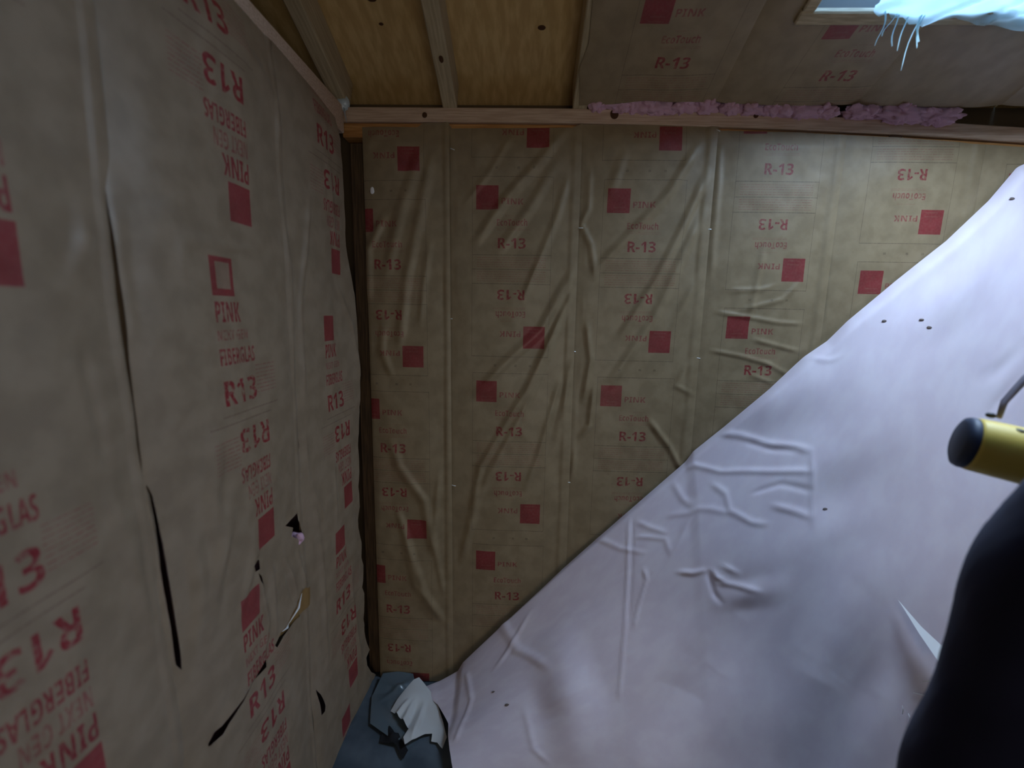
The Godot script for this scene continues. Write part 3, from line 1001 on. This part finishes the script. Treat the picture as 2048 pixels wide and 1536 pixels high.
func roof_batts():
	# on the slope: a = x, b = distance up the slope
	var xs := [0.125, 0.515, 0.905, 1.295, 1.70]
	var labels := ["kraft-paper insulation batt on the sloping roof beside the bare yellow boards", "kraft-paper insulation batt on the sloping roof under the left end of the skylight", "short kraft-paper insulation batt on the sloping roof below the bright skylight", "kraft-paper insulation batt on the sloping roof at the far right, lost in shadow"]
	for i in 4:
		var x0: float = xs[i]
		var x1: float = xs[i + 1]
		var long := 1.7
		var t := thing("insulation_batt", labels[i], "insulation")
		var r := Rect2(x0, 0.0, x1 - x0, long)
		var mid := (x0 + x1) / 2
		var m := printed(r, func():
			for k in range(0 if i < 2 else 1, 3): back_block(Vector2([0.355, 0.79, 1.10, 1.48][i], [0.080, 0.045, 0.06, 0.02][i] + 0.588 * k)))
		folds = []
		var o := PackedVector2Array([Vector2(x0, 0.03), Vector2(x0, long), Vector2(x1, long), Vector2(x1, 0.03)])
		if i == 0: o = PackedVector2Array([Vector2(x0 + 0.012, 0.02), Vector2(x0 + 0.004, 0.09), Vector2(x0 - 0.004, 0.13), Vector2(x0 + 0.012, 0.2), Vector2(x0 + 0.006, 0.3), Vector2(x0 + 0.01, long), Vector2(x1, long), Vector2(x1, 0.035), Vector2(mid, 0.045)])
		if i == 1: o = PackedVector2Array([Vector2(x0, 0.035), Vector2(x0, long), Vector2(0.615, long), Vector2(0.615, 0.272), Vector2(x1, 0.272), Vector2(x1, 0.03)])
		if i == 2: o = PackedVector2Array([Vector2(x0, 0.03), Vector2(x0, 0.272), Vector2(x1, 0.272), Vector2(x1, 0.03)])
		if i == 3: o = PackedVector2Array([Vector2(x0, 0.03), Vector2(x0, 0.272), Vector2(1.405, 0.272), Vector2(1.405, long), Vector2(x1, long), Vector2(x1, 0.03)])
		var f := func(p: Vector2) -> Vector3:
			var u := (p.x - x0) / (x1 - x0)
			var lift := 0.010 * pow(maxf(sin(PI * clampf(u, 0, 1)), 0.0), 0.6)
			return roof_at(p.x, -0.002 - lift - crinkle(p.x, p.y) * 1.5, p.y).origin
		put("facing", paper(o, [], 0.010, f, r), m, t)
		var tufts: Array = [[[0.195, 0.035, 0.035], [0.25, 0.07, 0.03], [0.30, 0.08, 0.043], [0.36, 0.09, 0.050], [0.425, 0.09, 0.048], [0.495, 0.06, 0.034]], [[0.568, 0.045, 0.026], [0.625, 0.07, 0.028], [0.69, 0.10, 0.040], [0.76, 0.12, 0.046], [0.83, 0.07, 0.026]], [[0.93, 0.09, 0.03], [1.03, 0.15, 0.048], [1.14, 0.12, 0.042]] , [[1.54, 0.10, 0.024]]][i]
		var rng := RandomNumberGenerator.new()
		rng.seed = 70 + i
		for k in tufts.size():
			var q: Array = tufts[k]
			var sag := 1.907 - 0.0196 * pow(maxf(q[0] + 0.1, 0.0), 2.0)
			put("fiberglass_wool", lump(Vector3(q[1] * 1.15, q[2] * 1.1, 0.05), 0.55, i * 10 + k, 30.0, 26, 44), M.wool, t, Transform3D(Basis(), Vector3(q[0], sag + q[2] * 0.33, BACK + 0.008)))
			for n in 4:
				var w := rng.randf_range(0.016, 0.030)
				put("fiberglass_wool", lump(Vector3(w * 1.3, w, 0.03), 0.6, i * 50 + k * 5 + n, 30.0), M.wool, t, Transform3D(Basis(Vector3(0, 0, 1), rng.randf_range(-0.5, 0.5)), Vector3(q[0] + rng.randf_range(-0.4, 0.4) * q[1], sag + q[2] * rng.randf_range(0.1, 0.75), BACK + 0.022 + rng.randf_range(-0.006, 0.006))))

func skylight():
	var w := structure("window_1")
	var pale := wood(Color("a89a80"), Color("c4b79c"), 17, Vector3(2, 20, 20))
	var grey := mat(Color("4c4a47"), 0.9)  # shaft boards coloured dark for the shadow inside the shaft
	# frame on the underside, then the shaft up through the roof
	put("frame", box(Vector3(0.83, 0.016, 0.030), 0.003), pale, w, roof_at(1.01, -0.014, 0.270))
	put("frame", box(Vector3(0.83, 0.016, 0.030), 0.003), pale, w, roof_at(1.01, -0.014, 1.10))
	for x in [0.611, 1.409]: put("frame", box(Vector3(0.028, 0.016, 0.80), 0.003), pale, w, roof_at(x, -0.0142, 0.685))
	for s in [0.262, 1.108]: put("shaft_board", box(Vector3(0.80, 0.17, 0.014), 0.001), grey, w, roof_at(1.01, 0.085, s))
	for x in [0.613, 1.407]: put("shaft_board", box(Vector3(0.014, 0.17, 0.832), 0.001), grey, w, roof_at(x, 0.085, 0.685))
	put("pane", box(Vector3(0.80, 0.005, 0.86), 0.001), mat(Color(0.9, 0.96, 1.0, 0.06), 0.02, {"transparency": BaseMaterial3D.TRANSPARENCY_ALPHA}), w, roof_at(1.01, 0.175, 0.685))
	# torn plastic film across the opening
	var film := mat(Color(0.80, 0.93, 0.98), 0.3, {"backlight_enabled": true, "backlight": Color(0.95, 1.0, 1.0)})
	var t := thing("plastic_film", "bright torn plastic film with hanging shreds across the skylight in the roof", "plastic film")
	folds = []
	var rng := RandomNumberGenerator.new()
	rng.seed = 4
	for k in 46:
		var c := Vector2(rng.randf_range(0.74, 1.38), rng.randf_range(0.24, 0.6))
		var d := Vector2.from_angle(rng.randf_range(-0.6, 0.9)) * rng.randf_range(0.03, 0.09)
		folds.append(make_fold(rng.randf_range(0.006, 0.016), rng.randf_range(-0.012, 0.014), PackedVector2Array([c - d, c + d * 0.3 + Vector2(0, 0.008), c + d])))
	var f := func(p: Vector2) -> Vector3:
		var k := clampf((p.x - 0.74) / 0.62, 0.0, 1.0)
		var down := -0.029 - 0.004 * k + 0.05 * clampf((p.y - 0.30) / 0.3, 0.0, 1.0)
		return roof_at(p.x, down - off(p) + 0.02 * rough_noise.get_noise_2d(p.x * 260, p.y * 260), p.y).origin
	var o := PackedVector2Array([Vector2(0.752, 0.285), Vector2(0.742, 0.33), Vector2(0.70, 0.40), Vector2(0.64, 0.5), Vector2(0.63, 1.08), Vector2(1.39, 1.08), Vector2(1.39, 0.250), Vector2(1.30, 0.246), Vector2(1.20, 0.252), Vector2(1.12, 0.255), Vector2(1.06, 0.262), Vector2(1.0, 0.264), Vector2(0.95, 0.270), Vector2(0.90, 0.274), Vector2(0.87, 0.268), Vector2(0.855, 0.274), Vector2(0.84, 0.268), Vector2(0.82, 0.278), Vector2(0.80, 0.272), Vector2(0.785, 0.284), Vector2(0.77, 0.276)])
	put("film", paper(o, [], 0.006, f, Rect2(0, 0, 1, 1)), film, t)
	for q in [[0.776, 0.772, 0.066, 0.003], [0.802, 0.778, 0.05, 0.0022], [0.806, 0.802, 0.07, 0.0028], [0.826, 0.812, 0.074, 0.003], [0.848, 0.856, 0.05, 0.0042], [0.856, 0.852, 0.062, 0.003], [0.850, 0.826, 0.108, 0.0026]]:
		var top: Vector3 = f.call(Vector2(q[0], 0.283))
		var path := PackedVector3Array()
		var rad := PackedFloat32Array()
		for k in 7:
			var u := k / 6.0
			path.append(top + Vector3((q[1] - q[0]) * u + 0.004 * sin(u * 5.0 + q[0] * 40.0), -q[2] * u + 0.004, 0.004 * sin(u * 4.0 + q[0] * 90.0)))
			rad.append(q[3] * (1.0 - 0.35 * u))
		put("shred", tube(path, rad, 6, 0.35), film, t)

var edge_pts: PackedVector2Array

func edge_height(x: float) -> float:
	if x <= edge_pts[0].x: return edge_pts[0].y
	for i in edge_pts.size() - 1:
		if x <= edge_pts[i + 1].x:
			return lerpf(edge_pts[i].y, edge_pts[i + 1].y, (x - edge_pts[i].x) / (edge_pts[i + 1].x - edge_pts[i].x))
	return edge_pts[edge_pts.size() - 1].y

func sheet_point(x: float, tau: float) -> Vector3:
	var h := edge_height(x)
	var g := 0.36
	var n := Vector3(-0.25, g, h).normalized()
	var q := Vector2(x, tau)
	var d := off(q) + 0.020 * rough_noise.get_noise_2d(x * 60, tau * 75) + 0.0006 * fine_noise.get_noise_2d(x * 300, tau * 300)
	# the upper edge is rolled back towards the wall
	if tau < 0.03: d -= 0.02 * pow(1.0 - tau / 0.03, 2.0)
	d *= clampf((1.0 - tau) / 0.05, 0.0, 1.0)
	return Vector3(x, h * (1.0 - tau) + 0.004, BACK + 0.04 + g * tau) + n * d

func white_sheet():
	edge_pts = pairs(SHEET_EDGE)
	var t := thing("paper_sheet", "large crumpled pinkish white sheet leaning diagonally along the back wall", "sheet")
	folds = []
	for r in SHEET_FOLDS: folds.append(make_fold(r[0] * 0.001 * (1.35 if r[0] < 20 else 1.5), r[1] * 0.001 * (0.62 if r[0] < 20 else 1.5), pairs(r[2])))
	var o := PackedVector2Array([Vector2(-0.349, 0.0), Vector2(1.55, 0.0), Vector2(1.55, 0.995), Vector2(0.05, 0.995), Vector2(-0.03, 0.96), Vector2(-0.10, 0.90), Vector2(-0.165, 0.86), Vector2(-0.19, 0.70), Vector2(-0.22, 0.46), Vector2(-0.27, 0.25), Vector2(-0.32, 0.12)])
	var m := mat(Color("e6dce8"), 0.6, {"detail_enabled": true, "detail_blend_mode": BaseMaterial3D.BLEND_MODE_MUL, "detail_uv_layer": BaseMaterial3D.DETAIL_UV_2, "detail_albedo": noise_tex(0.008, Color(0.975, 0.965, 0.975), Color(1, 1, 1), 41)})
	put("sheet", paper(o, [], 0.006, func(p: Vector2) -> Vector3: return sheet_point(p.x, p.y), Rect2(0, 0, 2, 1), Vector2(1, 1)), m, t)
	for k in range(0, SPECKS.size(), 2):
		var p := sheet_point(SPECKS[k], SPECKS[k + 1])
		put("dark_speck", lump(Vector3(0.014, 0.007, 0.003), 0.4, k), M.speck, t, Transform3D(Basis(Vector3.RIGHT, -0.35), p + Vector3(0, 0.0005, 0.001)))
	# a torn white flap and loose fibres
	var a := sheet_point(1.034, 0.596)
	var b := sheet_point(1.128, 0.688)
	var fl := func(p: Vector2) -> Vector3:
		var c := a.lerp(b, p.x) + Vector3(-0.012, 0.012, 0.016 + 0.02 * p.x)
		return c + Vector3(-0.40, -0.50, 0.60) * p.y * 1.5
	put("torn_flap", paper(PackedVector2Array([Vector2(0, 0), Vector2(0.5, 0.006), Vector2(1.08, 0.0), Vector2(1.1, 0.03), Vector2(0.92, 0.046), Vector2(0.45, 0.026), Vector2(0.12, 0.006)]), [], 0.03, fl, Rect2(0, 0, 1, 1)), M.white_bit, t)
	for q in [[1.085, 0.748, 0.05, 0.10], [1.06, 0.765, 0.07, -0.10], [1.045, 0.80, 0.022, -0.7], [1.03, 0.80, 0.03, 0.9]]:
		var p := sheet_point(q[0], q[1]) + Vector3(0, 0.002, 0.006)
		var d: Vector3 = Vector3(cos(q[3] * 2.0), sin(q[3] * 2.0), 0.1) * q[2]
		put("loose_fibre", tube(PackedVector3Array([p, p + d * 0.5 + Vector3(0, 0.003, 0.002), p + d]), PackedFloat32Array([0.0008, 0.0012, 0.0006]), 5), M.white_bit, t)

func floor_litter():
	# a scrap of torn white paper on the floor in the corner
	folds = []
	for q in [[0.012, 0.012, -0.36, -0.02, -0.40, -0.10], [0.012, 0.010, -0.345, -0.02, -0.365, -0.12], [0.014, -0.008, -0.33, -0.02, -0.345, -0.14], [0.012, 0.008, -0.31, -0.02, -0.32, -0.15]]:
		folds.append(make_fold(q[0], q[1], PackedVector2Array([Vector2(q[2], q[3]), Vector2(q[4], q[5])])))
	var t := thing("paper_scrap", "torn piece of crumpled white paper on the floor in the corner, beside the sheet", "paper scrap")
	var f := func(p: Vector2) -> Vector3:
		return Vector3(p.x, 0.026 + 0.012 * sin(p.x * 30.0) + 0.10 * maxf(p.y + 0.08, 0.0) + off(p) + 0.008 * rough_noise.get_noise_2d(p.x * 300, p.y * 300), -1.27 - p.y)
	var o := PackedVector2Array([Vector2(-0.362, 0.055), Vector2(-0.347, 0.068), Vector2(-0.30, 0.03), Vector2(-0.262, -0.02), Vector2(-0.235, -0.07), Vector2(-0.215, -0.12), Vector2(-0.222, -0.155), Vector2(-0.243, -0.13), Vector2(-0.262, -0.128), Vector2(-0.264, -0.104), Vector2(-0.285, -0.112), Vector2(-0.315, -0.142), Vector2(-0.335, -0.16), Vector2(-0.345, -0.14), Vector2(-0.337, -0.108), Vector2(-0.37, -0.082), Vector2(-0.412, -0.052), Vector2(-0.40, -0.02), Vector2(-0.383, 0.015)])
	put("sheet", paper(o, [], 0.005, f, Rect2(0, 0, 1, 1)), mat(Color("c9cacb"), 0.6), t)
	# glossy grey plastic heaped behind and under it
	var g := thing("plastic_bag", "crumpled grey-blue plastic heaped on the floor under the torn paper scrap", "plastic")
	folds = []
	for q in [[0.02, 0.02, -0.46, 0.06, -0.36, 0.02], [0.018, 0.02, -0.44, -0.02, -0.37, -0.09], [0.015, 0.016, -0.42, -0.10, -0.33, -0.18], [0.02, 0.014, -0.35, 0.09, -0.46, 0.0]]:
		folds.append(make_fold(q[0], q[1], PackedVector2Array([Vector2(q[2], q[3]), Vector2(q[4], q[5])])))
	var pf := func(p: Vector2) -> Vector3:
		var d := Vector2(p.x + 0.41, (p.y + 0.0) * 0.75).length()
		return Vector3(p.x, 0.004 + 0.022 * clampf(1.0 - d / 0.13, 0.0, 1.0) + 0.7 * off(p) * clampf(1.0 - d / 0.14, 0.0, 1.0) + 0.35 * maxf(p.y - 0.03, 0.0), -1.27 - p.y)
	put("film", paper(PackedVector2Array([Vector2(-0.50, 0.02), Vector2(-0.485, 0.095), Vector2(-0.43, 0.10), Vector2(-0.375, 0.095), Vector2(-0.355, 0.05), Vector2(-0.30, -0.02), Vector2(-0.31, -0.13), Vector2(-0.34, -0.165), Vector2(-0.40, -0.12), Vector2(-0.47, -0.08)]), [], 0.006, pf, Rect2(0, 0, 1, 1)), mat(Color("5f6d76"), 0.22, {"clearcoat_enabled": true, "clearcoat": 0.6, "clearcoat_roughness": 0.12}), g)
	var c := thing("shadow_patch", "dark patch standing in for shadow on the floor beneath the torn paper scrap", "shadow_patch")
	folds = [make_fold(0.02, 0.012, PackedVector2Array([Vector2(-0.42, -0.06), Vector2(-0.36, -0.17)])), make_fold(0.014, 0.010, PackedVector2Array([Vector2(-0.40, -0.13), Vector2(-0.35, -0.10)]))]
	var rf := func(p: Vector2) -> Vector3: return Vector3(p.x, 0.011 + off(p) + 0.006 * rough_noise.get_noise_2d(p.x * 400, p.y * 400), -1.27 - p.y)
	put("shade_sheet", paper(PackedVector2Array([Vector2(-0.425, -0.075), Vector2(-0.405, -0.07), Vector2(-0.35, -0.13), Vector2(-0.325, -0.16), Vector2(-0.333, -0.185), Vector2(-0.345, -0.175), Vector2(-0.365, -0.145), Vector2(-0.42, -0.135)]), [], 0.005, rf, Rect2(0, 0, 1, 1)), mat(Color("15161c"), 0.9), c)  # near-black sheet laid as the shadow below the scrap
	# plastic poking out between the left wall and the back plate
	var s := thing("plastic_scrap", "small crumpled bluish white plastic scrap wedged at the left end of the back wall plate", "plastic scrap")
	put("scrap", lump(Vector3(0.026, 0.045, 0.03), 0.5, 9, 24), mat(Color("c6d6e0"), 0.25), s, Transform3D(Basis(Vector3(0, 0, 1), 0.4), Vector3(-0.545, 1.912, BACK + 0.02)))
	put("tail", tube(PackedVector3Array([Vector3(-0.542, 1.90, BACK + 0.025), Vector3(-0.538, 1.88, BACK + 0.03), Vector3(-0.535, 1.858, BACK + 0.028)]), PackedFloat32Array([0.006, 0.004, 0.002]), 6, 0.3), mat(Color("aebbc4"), 0.25), s)

func power_tool():
	# a yellow cylinder with a rounded dark cap, lying level; local y is its axis
	var axis := Vector3(0.86, -0.16, 0.49).normalized()
	var at := Vector3(0.649, 1.145, -0.655)
	var side := axis.cross(Vector3.UP).normalized()
	var base := Transform3D(Basis(side, axis, side.cross(axis)), at)
	var t := thing("power_tool", "yellow cylindrical tool with a dark end cap, held out past the dark jacket", "tool", Vector3.ZERO)
	t.transform = base
	put("end_cap", lathe([[0.0, 0.002], [0.030, 0.003], [0.0365, 0.006], [0.0385, 0.011], [0.038, 0.018], [0.036, 0.019]]), mat(Color("39445c"), 0.55), t)
	put("body", lathe([[0.033, 0.015], [0.0385, 0.0165], [0.0395, 0.022], [0.040, 0.08], [0.0405, 0.15], [0.036, 0.19], [0.026, 0.215], [0.0, 0.22]]), mat(Color("f2d25c"), 0.5), t)
	put("vent", lump(Vector3(0.016, 0.012, 0.004), 0.1, 2), mat(Color("6a6a58"), 0.6), t, Transform3D(Basis(), Vector3(0, 0.055, 0)).translated_local(Vector3(0.012, 0.0, 0.0365)))
	var to := base.affine_inverse()
	var c := func(p: Vector3) -> Vector3: return to * p
	put("shadow_strip", tube(PackedVector3Array([c.call(Vector3(0.712, 1.180, -0.66)), c.call(Vector3(0.728, 1.202, -0.672)), c.call(Vector3(0.76, 1.236, -0.68)), c.call(Vector3(0.82, 1.30, -0.69)), c.call(Vector3(0.90, 1.40, -0.69))]), PackedFloat32Array([0.0035, 0.0045, 0.005, 0.005, 0.005]), 8), mat(Color("7c7280"), 0.6), t)  # dark strip standing in for the tool's shadow on the sheet
	put("switch", lump(Vector3(0.008, 0.012, 0.008), 0.1, 3), mat(Color("3a3a3c"), 0.5), t, Transform3D(Basis(), c.call(Vector3(0.684, 1.186, -0.645))))

func person():
	# stands close by on the right, leaning right, back to the camera, and holds the tool in front
	var V := func(x: float, y: float, z: float) -> Vector3: return Vector3(x, y, z)
	var t := thing("person", "person in a fuzzy near-black jacket standing close at the right edge, holding the yellow tool", "person", Vector3.ZERO)
	var z := -0.40
	var sh_l: Vector3 = V.call(0.70, 1.44, z)
	var el_l: Vector3 = V.call(0.60, 1.135, z + 0.01)
	var wr_l: Vector3 = V.call(0.80, 1.085, -0.585)
	var sh_r: Vector3 = V.call(1.06, 1.42, z)
	var el_r: Vector3 = V.call(1.14, 1.14, z)
	var wr_r: Vector3 = V.call(1.13, 0.90, z - 0.08)
	var body := [
		[V.call(0.70, 0.92, z), V.call(0.86, 1.36, z), 0.14, 0.15, 0.72], [V.call(0.84, 1.40, z), V.call(0.94, 1.56, z - 0.02), 0.10, 0.055, 1.0],
		[V.call(0.965, 1.66, z - 0.02), V.call(0.97, 1.72, z - 0.03), 0.085, 0.092, 1.0], [V.call(0.965, 1.60, z - 0.05), V.call(0.965, 1.66, z - 0.06), 0.05, 0.06, 1.0], [V.call(0.965, 1.655, z - 0.12), V.call(0.967, 1.685, z - 0.112), 0.012, 0.008, 1.0],
		[V.call(0.78, 1.40, z), sh_l, 0.08, 0.06, 1.0], [V.call(0.98, 1.40, z), sh_r, 0.08, 0.06, 1.0], [sh_l, el_l, 0.05, 0.04, 1.0], [el_l, wr_l, 0.04, 0.028, 1.0], [sh_r, el_r, 0.05, 0.04, 1.0], [el_r, wr_r, 0.04, 0.028, 1.0],
		[V.call(0.63, 0.88, z), V.call(0.66, 0.48, z), 0.085, 0.055, 1.0], [V.call(0.66, 0.48, z), V.call(0.66, 0.08, z + 0.02), 0.055, 0.04, 1.0], [V.call(0.80, 0.88, z), V.call(0.84, 0.48, z), 0.085, 0.055, 1.0], [V.call(0.84, 0.48, z), V.call(0.85, 0.08, z + 0.02), 0.055, 0.04, 1.0]]
	var skin := mat(Color("a9806a"), 0.55, {"subsurf_scatter_enabled": true, "subsurf_scatter_strength": 0.1})
	var b := put("body", nets(body, 0.013, 0.05), skin, t)
	# hands: palm, four fingers closed round the tool, thumb over it
	var axis := Vector3(0.86, -0.16, 0.49).normalized()
	var grip := Vector3(0.649, 1.145, -0.655) + axis * 0.135
	var up := Vector3.UP
	var fwd := axis.cross(up).normalized()
	if fwd.z > 0.0: fwd = -fwd
	up = fwd.cross(axis).normalized()
	if up.y < 0.0: up = -up
	var hand := [[wr_l, grip - up * 0.052 + axis * 0.01 - fwd * 0.012, 0.026, 0.020, 1.0], [grip - up * 0.054 - axis * 0.022 - fwd * 0.01, grip - up * 0.054 + axis * 0.036 - fwd * 0.01, 0.014, 0.014, 1.0]]
	for k in 4:
		var o := grip + axis * (-0.030 + 0.021 * k)
		var l: float = [0.9, 1.0, 0.97, 0.85][k]
		var prev := o - up * 0.050 + fwd * 0.008
		for ang in [35.0, 75.0, 120.0]:
			var a := deg_to_rad(ang * l)
			var q := o - up * cos(a) * 0.050 + fwd * sin(a) * 0.050
			hand.append([prev, q, 0.0090, 0.0082, 1.0])
			prev = q
	var th0 := grip - up * 0.045 - axis * 0.02 - fwd * 0.028
	hand.append([th0, grip - up * 0.01 - axis * 0.045 - fwd * 0.050, 0.012, 0.010, 1.0])
	hand.append([grip - up * 0.01 - axis * 0.045 - fwd * 0.050, grip + up * 0.025 - axis * 0.05 - fwd * 0.042, 0.010, 0.0085, 1.0])
	put("hand", nets(hand, 0.004, 0.008), skin, b)
	var h2 := [[wr_r, wr_r + Vector3(0.0, -0.075, -0.01), 0.026, 0.030, 0.6]]
	for k in 4:
		var o := wr_r + Vector3(0.004, -0.085, -0.035 + 0.019 * k)
		var l: float = [0.85, 1.0, 0.95, 0.75][k]
		h2.append([o, o + Vector3(-0.004, -0.035, -0.001) * l, 0.0092, 0.0086, 1.0])
		h2.append([o + Vector3(-0.004, -0.035, -0.001) * l, o + Vector3(-0.02, -0.062, 0.0) * l, 0.0086, 0.0078, 1.0])
	h2.append([wr_r + Vector3(-0.005, -0.03, -0.025), wr_r + Vector3(-0.016, -0.072, -0.052), 0.012, 0.009, 1.0])
	put("hand", nets(h2, 0.004, 0.008), skin, b)
	var dark := mat(Color("0d1030"), 0.95, {"rim_enabled": true, "rim": 0.5, "rim_tint": 0.6})
	var jacket := [
		[V.call(0.655, 0.80, z), V.call(0.685, 1.02, z), 0.215, 0.20, 0.66], [V.call(0.69, 1.02, z), V.call(0.86, 1.36, z), 0.19, 0.185, 0.72], [V.call(0.84, 1.42, z), V.call(0.93, 1.52, z - 0.01), 0.12, 0.085, 1.0],
		[V.call(0.78, 1.40, z), sh_l, 0.10, 0.080, 1.0], [V.call(0.98, 1.40, z), sh_r, 0.10, 0.080, 1.0], [sh_l, el_l, 0.078, 0.068, 1.0], [el_l, wr_l - (wr_l - el_l).normalized() * 0.03, 0.066, 0.048, 1.0], [sh_r, el_r, 0.078, 0.064, 1.0], [el_r, wr_r + Vector3(0, 0.03, 0), 0.064, 0.046, 1.0]]
	put("jacket", nets(jacket, 0.014, 0.05, 0.006), dark, t)
	var trousers := [[V.call(0.63, 0.86, z), V.call(0.65, 0.48, z), 0.112, 0.085, 1.0], [V.call(0.65, 0.48, z), V.call(0.66, 0.07, z + 0.02), 0.085, 0.07, 1.0], [V.call(0.78, 0.86, z), V.call(0.83, 0.48, z), 0.112, 0.085, 1.0], [V.call(0.83, 0.48, z), V.call(0.85, 0.07, z + 0.02), 0.085, 0.07, 1.0]]
	put("trousers", nets(trousers, 0.016, 0.03, 0.004), mat(Color("101320"), 0.9), t)
	for x in [0.66, 0.85]:
		put("shoe", nets([[V.call(x, 0.045, z + 0.05), V.call(x, 0.042, z - 0.14), 0.044, 0.040, 1.0], [V.call(x, 0.05, z + 0.03), V.call(x, 0.10, z + 0.03), 0.048, 0.048, 1.0]], 0.010, 0.02), mat(Color("17161a"), 0.6), t)
	put("hair", nets([[V.call(0.965, 1.69, z + 0.012), V.call(0.97, 1.735, z - 0.012), 0.090, 0.094, 1.0]], 0.010, 0.02, 0.003), mat(Color("1c1612"), 0.8), t)
